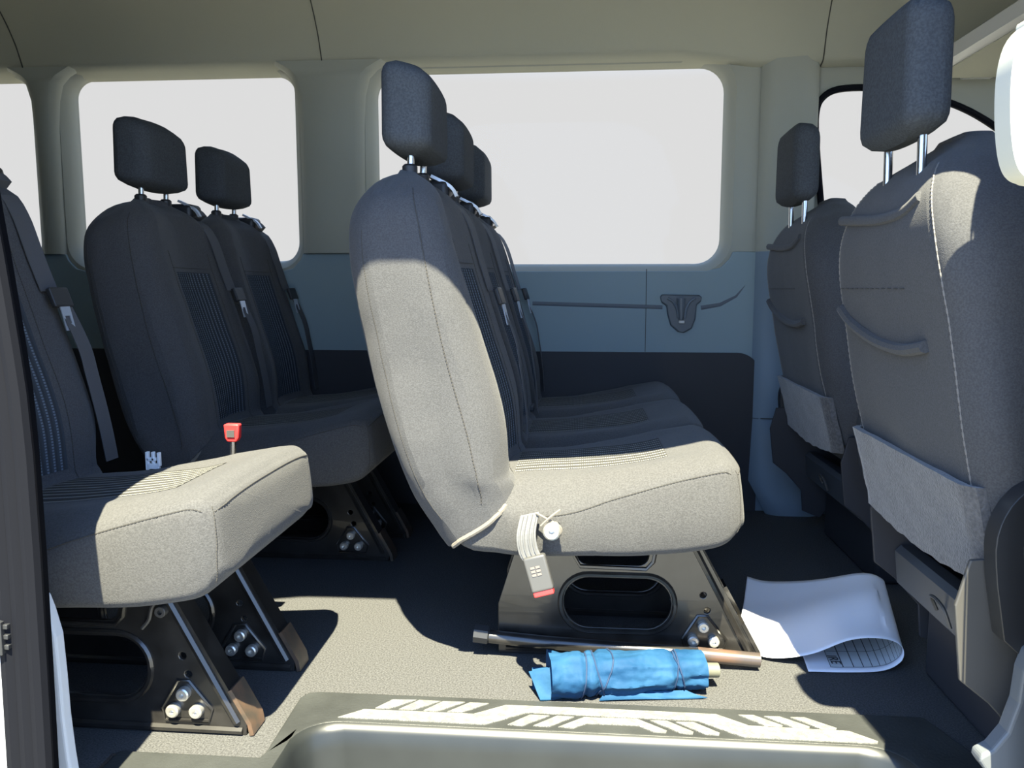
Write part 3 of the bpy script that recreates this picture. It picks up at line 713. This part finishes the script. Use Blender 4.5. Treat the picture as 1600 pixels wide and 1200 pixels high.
# ================================================================== FRONT SEATS
FXR = [(0.335, 0.055), (0.38, 0.048), (0.45, 0.030), (0.54, 0.008), (0.63, -0.008), (0.75, -0.028), (0.82, -0.024), (0.865, 0.0), (0.895, 0.04), (0.91, 0.06)]
FXF = [(0.335, 0.24), (0.45, 0.235), (0.60, 0.205), (0.75, 0.165), (0.85, 0.135), (0.895, 0.115), (0.91, 0.105)]
FHW = [(0.335, 0.215), (0.45, 0.232), (0.65, 0.236), (0.75, 0.228), (0.81, 0.200), (0.86, 0.155), (0.895, 0.10), (0.91, 0.065)]
def front_seat(name, X, Y, label, side):
    """side = -1 when the door is on the near side"""
    root = empty(name, (X, Y, 0), label, 'seat')
    b = obj('backrest', backrest_mesh(FXR, FXF, FHW, 0.335, 0.91, 0.0, dent=0.03, slant=0.1, wr=0.004, seed=X*9+Y, rc=0.05), FAB, root)
    T = bvh(b)
    for s in (-1, 1):
        seam('seam', [(sinterp(FXR, z) - 0.002, s*(sinterp(FHW, z) - 0.036), z) for z in (0.42 + 0.45*k/40 for k in range(41))], T, b, m=THREAD, r=0.0012, dash=0.006)
    def rearx(z): return sinterp(FXR, z)
    # upper pocket mouth and lower pocket mouth: folded cloth bands
    bm = NB(); pts = [(rearx(z) - 0.003, y, z) for y, z in ((0.19, 0.815), (0.10, 0.808), (0.0, 0.802), (-0.08, 0.806), (-0.125, 0.822))]
    tube(bm, spline(pts, 5), 0.008, 8)
    for v in bm.verts: v.co.x = rearx(v.co.z) + (v.co.x - rearx(v.co.z))*0.7
    obj('pocket_edge', bm, FAB, b)
    bm = NB(); pts = [(rearx(z) - 0.002, y, z) for y, z in ((0.20, 0.665), (0.15, 0.640), (0.05, 0.618), (-0.05, 0.612), (-0.13, 0.622))]
    tube(bm, spline(pts, 5), 0.009, 8); obj('map_pocket', bm, FAB, b, label='curved mouth of the map pocket')
    bm = NB(); stitch(bm, [(rearx(0.70)-0.001, 0.19 - 0.28*k/12, 0.70) for k in range(13)], 0.0008, 0.02); obj('pocket_seam', bm, DARKTHREAD, b)
    # fuzzy lower flap
    def flap(u, v):
        y = 0.222 - 0.435*u; zt = 0.455 - 0.006*u - 0.0*u; zb = 0.318 + 0.0*u - 0.014*math.sin(math.pi*u)
        z = zt + (zb - zt)*v; e = 0.014 if 0.02 < u < 0.98 else 0.002
        return (sinterp(FXR, max(z, 0.34)) - e + 0.002*noise.noise(Vector((u*9, v*6, X))) + 0.01*(v**3), y, z + 0.004*noise.noise(Vector((u*14, 3, Y)))*(v > 0.9))
    fb = patch(flap, 30, 12); g = bmesh.ops.extrude_face_region(fb, geom=list(fb.faces))
    for v in g['geom']:
        if isinstance(v, bmesh.types.BMVert): v.co.x += 0.012
    obj('back_flap', fb, FLAP, b, label='paler fuzzy carpet flap at the foot of the backrest')
    h = obj('headrest', headrest_mesh(-0.038, 0.024, 0.912, 1.095, 0.106, 0.0, slope=-0.1, lean=0.0, bottom=0.05, r=0.035), FABH, root)
    for s in (-1, 1):
        bm = NB(); tube(bm, [(0.0, s*0.062, 0.85), (-0.002, s*0.062, 0.94)], 0.0065, 10); obj('support_rod', bm, METAL, h)
    # cushion
    rings = []
    for k in range(17):
        t = k/16; x = 0.12 + 0.52*t; zb, zt = 0.27, 0.40 + 0.03*t
        f = 1 - max(0, (t - 0.85)/0.15)**2*0.35
        rings.append([Vector((x, v, z)) for v, z in dens(rrect(-0.235*f, 0.235*f, zb, zt*f + zb*(1-f)*0.5, 0.035, 5), 0.5)])
    obj('seat_cushion', loft(NB(), rings), FABC, root)
    # seat box: rear crossmember and closed base
    bm = NB(); box(bm, 0.16, 0.60, -0.20, 0.20, 0.0 - 0.0, 0.20); obj('base_box', bm, DARKP, root, bevel=0.01)
    bm = NB(); rings = [[Vector((x, y, z)) for x, z in ((0.115, 0.235), (0.105, 0.225), (0.112, 0.165), (0.125, 0.155), (0.14, 0.16), (0.14, 0.235))] for y in (-0.20, 0.0, 0.22)]
    loft(bm, rings); obj('crossmember', bm, GRAYP, root)
    bm = NB(); tube(bm, spline([(0.10, 0.03, 0.19), (0.088, 0.025, 0.215), (0.086, -0.02, 0.215), (0.095, -0.03, 0.185)], 4), 0.003, 6)
    obj('wire_loop', bm, BRKT, root)
    for s in (-1, 1):
        so = -0.055 if s == side else 0.0
        pl = [(0.075, 0.36), (0.060, 0.30), (0.072, 0.20), (0.11, 0.17), (0.155, 0.12), (0.16, 0.06), (0.21, 0.04), (0.26, 0.10), (0.27, 0.25), (0.20, 0.37)]
        pl = [(x + so, z) for x, z in pl]; y0 = s*0.225; bm = plate(pl, [], min(y0, y0+s*0.006), max(y0, y0+s*0.006)); br = obj('hinge_bracket', bm, BRKT if (s == side and s < 0) else DARKP, root, smooth=False, bevel=0.002, label='grey metal hinge bracket' if (s == side and s < 0) else None)
        sh = [(0.092, 0.34), (0.088, 0.40), (0.11, 0.45), (0.16, 0.475), (0.30, 0.46), (0.62, 0.36), (0.62, 0.20), (0.24, 0.20), (0.15, 0.235), (0.105, 0.27)]
        sp3 = [(p.x, p.z) for p in spline([(x + so, 0, z) for x, z in sh], 4)]
        y0 = s*0.234; bm = plate(sp3, [], min(y0, y0+s*0.03), max(y0, y0+s*0.03)); obj('side_shield', bm, BLK if s == side else GRAYP, root, bevel=0.010)
        if s == side: obj('recliner_knob', cyl(NB(), (0.155 + so, s*0.268, 0.385), (0, s, 0), 0.036, 0.02, 28, bev=0.006), BLK, root)
    return root
front_seat('front_passenger_seat', 0.474, 1.25, 'large front passenger seat at right, sun patch on its upper back corner', -1)
front_seat('driver_seat', 0.545, 2.10, 'shaded driver seat beside the far front pillar, smaller in view', 1)

# ================================================================== LOOSE THINGS AND FITTINGS
# ---- step tread with its white grip pattern, and the well below
to = [(-0.66, 0.82), (-0.66, 1.085), (-0.462, 1.085), (-0.468, 1.283), (0.566, 1.285), (0.64, 1.085), (0.64, 0.82)]
wl = rrect(-0.455, 0.515, 0.60, 1.193, 0.07, 8)
wl = [(x, y) for x, y in wl if y > 0.82]
step = empty('door_step', (0.05, 1.0, 0), 'black plastic door step with white grip stripes at the sliding door', 'step')
def loc(bm, o):
    for v in bm.verts: v.co -= o.location
    return bm
wl_top = [(x, y) for x, y in rrect(-0.44, 0.50, 0.50, 1.190, 0.065, 8) if y > 0.99]
# order so the tread outline walks round the notch
right = [(x, y) for x, y in wl_top if x > 0.03]; left = [(x, y) for x, y in wl_top if x <= 0.03]
rim = list(wl_top)
rim2 = sorted([p for p in rim if p[0] > 0.03], key=lambda p: (p[1], -p[0])) + sorted([p for p in rim if p[0] <= 0.03], key=lambda p: (-p[1], -p[0]))
rim2 = [(0.50, 0.965)] + rim2 + [(-0.44, 0.965)]
tread_out = [(-0.69, 0.965), (-0.69, 1.085)] + [(-0.470, 1.085), (-0.466, 1.10), (-0.470, 1.262), (-0.460, 1.280), (-0.44, 1.284)] + [(0.566, 1.285), (0.63, 1.085), (0.63, 0.965)]
bm = xyplate(tread_out + rim2, [], -0.03, 0.006)
obj('tread_plate', loc(bm, step), TREAD, step, smooth=False, bevel=0.004)
# well: rounded lip, riser and lower tread
bm = NB(); rings = []
for z, o_ in ((0.006, 0.0), (0.003, -0.006), (-0.006, -0.012), (-0.03, -0.016), (-0.12, -0.025), (-0.24, -0.035), (-0.262, -0.05), (-0.268, -0.08)):
    rings.append([Vector((0.03 + (x-0.03)*(1 + o_*1.6), y + o_, z)) for x, y in rim2])
loft(bm, rings, closed=False)
obj('step_well', loc(bm, step), WELL, step)
bm = NB(); box(bm, -0.44, 0.50, 0.97, 1.13, -0.29, -0.268); obj('lower_tread', loc(bm, step), WELL, step)
A = lambda pts: [fl(500 + x*0.2875, 1070 + y*0.2875, 0.007) for x, y in pts]
B = lambda pts: [fl(940 + x*0.2875, 1070 + y*0.2875, 0.007) for x, y in pts]
pat = [A([(97,176),(240,133),(835,158),(1010,110),(1600,134)]) + B([(75,134),(622,160),(800,222),(1345,252),(1503,308),(1500,320),(775,286),(520,196),(200,182),(0,174)]) + A([(1560,172),(1125,152),(895,216)]),
       A([(300,127),(395,80),(527,82),(375,131)]), A([(428,133),(540,83),(658,89),(505,137)]), A([(562,140),(670,89),(788,94),(640,144)]), A([(692,146),(815,96),(918,101),(770,151)]),
       A([(1020,216),(1140,163),(1247,168),(1100,224)]), A([(1158,222),(1290,168),(1383,174),(1245,228)]),
       A([(1295,229),(1435,176),(1600,182)]) + B([(195,186),(355,250),(350,262),(280,256),(195,222),(0,214)]) + A([(1450,210),(1375,237)]),
       B([(262,193),(355,196),(500,256),(495,270),(425,262)]), B([(402,202),(500,203),(642,262),(638,275),(565,270)]),
       B([(742,163),(825,165),(985,222),(980,232),(905,230)]), B([(882,171),(965,172),(1132,228),(1128,238),(1050,236)]), B([(1025,176),(1105,178),(1278,236),(1274,246),(1198,243)])]
for p in pat:
    bm = xyplate([(q.x, q.y) for q in p], [], 0.006, 0.0075)
    obj('grip_stripe', loc(bm, step), GRIP, step, smooth=False)

# ---- white paper curled over itself
near = [(.425,1.435,.003),(.50,1.438,.003),(.56,1.445,.005),(.592,1.452,.018),(.600,1.456,.036),(.588,1.456,.054),(.552,1.452,.064),(.50,1.452,.058),(.43,1.455,.026),(.36,1.475,.008),(.312,1.512,.014)]
far = [(.46,1.75,.003),(.54,1.745,.003),(.61,1.74,.006),(.650,1.735,.03),(.662,1.725,.058),(.652,1.715,.082),(.615,1.725,.090),(.545,1.765,.060),(.49,1.785,.045),(.43,1.805,.036),(.392,1.82,.040)]
SN, SF = spline(near, 8), spline(far, 8)
ps = empty('paper_sheet', (0.5, 1.6, 0), 'white paper curled over itself on the floor, printed form inside the curl', 'paper')
def pf_(u, v):
    i = u*(len(SN)-1); a = int(min(i, len(SN)-2)); t = i - a
    p = SN[a].lerp(SN[a+1], t).lerp(SF[a].lerp(SF[a+1], t), v)
    if u > 0.55: p = p + Vector((0, 0, 0.006*math.sin(v*7 + u*6)*math.sin(math.pi*v)))
    return p - Vector((0.5, 1.6, 0))
bm = patch(pf_, 80, 24); o = obj('sheet', bm, PAPER, ps, recalc=False)
s_ = o.modifiers.new('thickness', 'SOLIDIFY'); s_.thickness = 0.0008; s_.offset = 0
def pfi(u, v):   # printed face inside the curl
    uu = 0.06 + 0.50*u; vv = 0.05 + 0.9*v
    p = pf_(uu, vv); q = pf_(min(1, uu+0.005), vv); r = pf_(uu, vv+0.01)
    n = (q-p).cross(r-p).normalized()
    return p + n*0.0022
FORM = mat('printed_form', (0.42, 0.44, 0.45), 0.85)
n = FORM.node_tree; uvn = n.nodes.new('ShaderNodeUVMap'); br = n.nodes.new('ShaderNodeTexBrick')
br.inputs['Scale'].default_value = 1.0; br.offset = 0; br.inputs['Mortar Size'].default_value = 0.003
br.inputs['Brick Width'].default_value = 0.055; br.inputs['Row Height'].default_value = 0.24
br.inputs['Color1'].default_value = (0.50, 0.52, 0.52, 1); br.inputs['Color2'].default_value = (0.50, 0.52, 0.52, 1); br.inputs['Mortar'].default_value = (0.06, 0.06, 0.06, 1)
n.links.new(uvn.outputs[0], br.inputs['Vector']); n.links.new(br.outputs['Color'], n.nodes['Principled BSDF'].inputs['Base Color'])
obj('printed_form', patch(pfi, 60, 16), FORM, ps, recalc=False, label='grey printed form ruled with thin black lines')
tcv = bpy.data.curves.new('lettering', 'FONT'); tcv.body = 'IRE'; tcv.size = 0.026; tcv.extrude = 0.0002; tcv.align_x = 'CENTER'
to_ = bpy.data.objects.new('lettering', tcv); COL.objects.link(to_); to_.parent = ps
to_.location = (-0.028, -0.113, 0.0085); to_.rotation_euler = (0, 0, math.radians(-90))
tcv.materials.append(BLK)
lm_ = bpy.data.meshes.new_from_object(to_); bpy.data.objects.remove(to_); lt_ = bpy.data.objects.new('lettering', lm_); COL.objects.link(lt_); lt_.parent = ps
lt_.location = (-0.026, -0.124, 0.0085); lt_.rotation_euler = (0, 0, math.radians(-90))
if not lm_.materials: lm_.materials.append(BLK)

# ---- blue bundle tied with cord round a cream tube
A0 = Vector((-0.046, 1.318, 0.036)); A1 = Vector((0.222, 1.362, 0.036))
bd = empty('wrapped_bundle', (0.09, 1.34, 0), 'bright blue cloth bundle tied with cord around a cream tube on the floor', 'bundle')
ax = (A1-A0).normalized(); sd = Vector((-ax.y, ax.x, 0)); up = Vector((0, 0, 1))
rings = []
def brad(t, a):
    r = 0.034 + 0.003*math.sin(t*5)
    for c in (0.22, 0.30, 0.80): r -= 0.0045*math.exp(-((t-c)/0.018)**2)
    r *= 1 + 0.16*noise.noise(Vector((t*5, math.cos(a)*1.3, math.sin(a)*1.3))) + 0.10*noise.noise(Vector((t*5 + a*0.6, math.cos(a)*3.4, math.sin(a)*3.4))) + 0.07*abs(noise.noise(Vector((t*20 + a, math.cos(a)*3, math.sin(a)*3)))) - 0.03
    if t < 0.08: r *= 1 + 0.22*(0.08-t)/0.08*(0.6+0.6*math.sin(3*a))
    return r
def bpnt(t, a, dr=0):
    r = brad(t, a) + dr; p = A0.lerp(A1, t) + sd*math.cos(a)*r*1.15 + up*math.sin(a)*r
    p.z = max(0.0015, p.z - 0.0); return p
for k in range(91): rings.append([bpnt(k/90, 2*math.pi*i/64) for i in range(64)])
rings = [[A0 + (p-A0)*0.35 + ax*0.012 for p in rings[0]]] + rings + [[A1 + (p-A1)*0.45 + ax*0.006 for p in rings[-1]]]
obj('cloth', loc(loft(NB(), rings), bd), BLUE, bd)
for t, tw in ((0.21, 0.02), (0.31, -0.035), (0.345, 0.06), (0.80, 0.02), (0.835, -0.03)):
    bm = NB(); tube(bm, [bpnt(t + tw*math.sin(2*math.pi*i/36), 2*math.pi*i/36, 0.0008) for i in range(36)], 0.0014, 6, closed=True)
    obj('cord', loc(bm, bd), CORD, bd)
bm = NB(); tube(bm, [A1 - ax*0.05 + up*0.0, A1 + ax*0.028 - up*0.004], 0.0125, 20); obj('tube_core', loc(bm, bd), TUBE, bd, label='cream tube end sticking out')
# loose corner flaps of cloth at both ends and a fold along the floor
def corner(pts):
    c = NB(); a, b, d, e = [Vector(p) for p in pts]
    def f(u, v): return a.lerp(b, u).lerp(d.lerp(e, u), v) + Vector((0, 0, 0.006*math.sin(u*6)*math.sin(v*3)))
    m_ = patch(f, 8, 8); g = bmesh.ops.extrude_face_region(m_, geom=list(m_.faces))
    for v in g['geom']:
        if isinstance(v, bmesh.types.BMVert): v.co.z += 0.0015
    obj('cloth_corner', loc(m_, bd), BLUE, bd)
corner([(-0.03, 1.32, 0.05), (-0.02, 1.30, 0.004), (-0.082, 1.325, 0.035), (-0.060, 1.290, 0.003)])
corner([(-0.03, 1.36, 0.03), (-0.02, 1.33, 0.01), (-0.078, 1.355, 0.028), (-0.075, 1.325, 0.004)])
corner([(0.05, 1.305, 0.012), (0.19, 1.33, 0.010), (0.04, 1.297, 0.003), (0.225, 1.322, 0.003)])

# ---- moulded hook recess on the far wall
hk = empty('wall_hook', (at(1064, 490, YI).x, YI - 0.010, 0.56), 'moulded dark slate hook recess on the far wall below the window', 'hook')
def W_(x, y): p = at(x, y, YI - 0.010); return (p.x, p.z)
o1 = [W_(*q) for q in ((1031,463),(1034,460),(1092,461),(1096,464),(1094,472),(1088,476),(1086,498),(1080,513),(1068,520),(1058,518),(1047,508),(1042,490),(1041,478),(1033,473))]
HKM = mat('hook_plastic', (0.06, 0.075, 0.09), 0.45)
obj('surround', loc(plate(o1, [], YI-0.024, YI-0.008), hk), HKM, hk, bevel=0.005)
bm = NB()
for pts in (((1043,466),(1052,472),(1058,484),(1060,497)), ((1086,466),(1078,472),(1072,484),(1070,497))):
    tube(bm, spline([at(x, y, YI-0.030) for x, y in pts], 4), 0.004, 8)
tube(bm, [at(1064, 466, YI-0.032), at(1064, 500, YI-0.032)], [0.014, 0.006], 10)
obj('prong', loc(bm, hk), mat('hook_prong', (0.10, 0.12, 0.14), 0.4), hk)
bm = NB(); a = at(1065, 503, YI-0.034); box(bm, a.x-0.009, a.x+0.009, a.y-0.004, a.y+0.004, a.z-0.005, a.z+0.005); obj('hook_tip', loc(bm, hk), BARM, hk, bevel=0.002)

# ---- overhead shelf lip, its dark cavity, and lamp above the driver door
sh = empty('overhead_shelf', (1.0, 1.8, 1.30), 'grey edged overhead shelf above the front seats', 'shelf')
bm = NB(); loft(bm, [[Vector((x, y, z)) for x, z in ((0.965, 1.300), (0.965, 1.335), (0.978, 1.345), (1.01, 1.340), (1.02, 1.300), (0.99, 1.292))] for y in (1.05, 2.36)])
obj('front_lip', loc(bm, sh), BARM, sh)
bm = NB(); box(bm, 0.99, 1.45, 1.05, 2.44, 1.290, 1.300); obj('shelf_tray', loc(bm, sh), LINER, sh)
bm = NB(); box(bm, 1.40, 1.44, 1.05, 2.30, 1.300, 1.52); obj('back_panel', loc(bm, sh), DARKP, sh)
lp = at(1553, 102, 2.42)
lm = NB(); box(lm, lp.x-0.035, lp.x+0.05, 2.47, 2.545, lp.z-0.008, lp.z+0.006)
tag(obj('reading_lamp', lm, LAMP, None, bevel=0.004), 'pale flat lamp lens above the far front door window', 'lamp')

# ---- door latch striker on the left jamb
lt = NB(); p = at(4, 995, 0.88)
box(lt, p.x-0.02, p.x+0.002, 0.875, 0.901, p.z-0.022, p.z+0.02)
for k in (-0.013, 0.0, 0.013): box(lt, p.x+0.002, p.x+0.008, 0.878, 0.895, p.z+k-0.003, p.z+k+0.003)
tag(obj('door_striker', lt, BLK, None, bevel=0.001), 'small black latch striker on the left door jamb', 'latch')
# ---- driver side mirror bits seen through the front door window
bm = NB(); a = at(1523, 245, 2.69); b = at(1515, 300, 2.69); c = at(1533, 302, 2.69)
loft(bm, [[Vector((q.x, y, q.z)) for q in (a, b, c)] for y in (2.66, 2.72)])
box(bm, b.x, c.x+0.10, 2.60, 2.73, 0.62, c.z)
tag(obj('wing_mirror', bm, BLK, None, bevel=0.004), 'dark edge of the driver wing mirror outside the far front window', 'mirror')
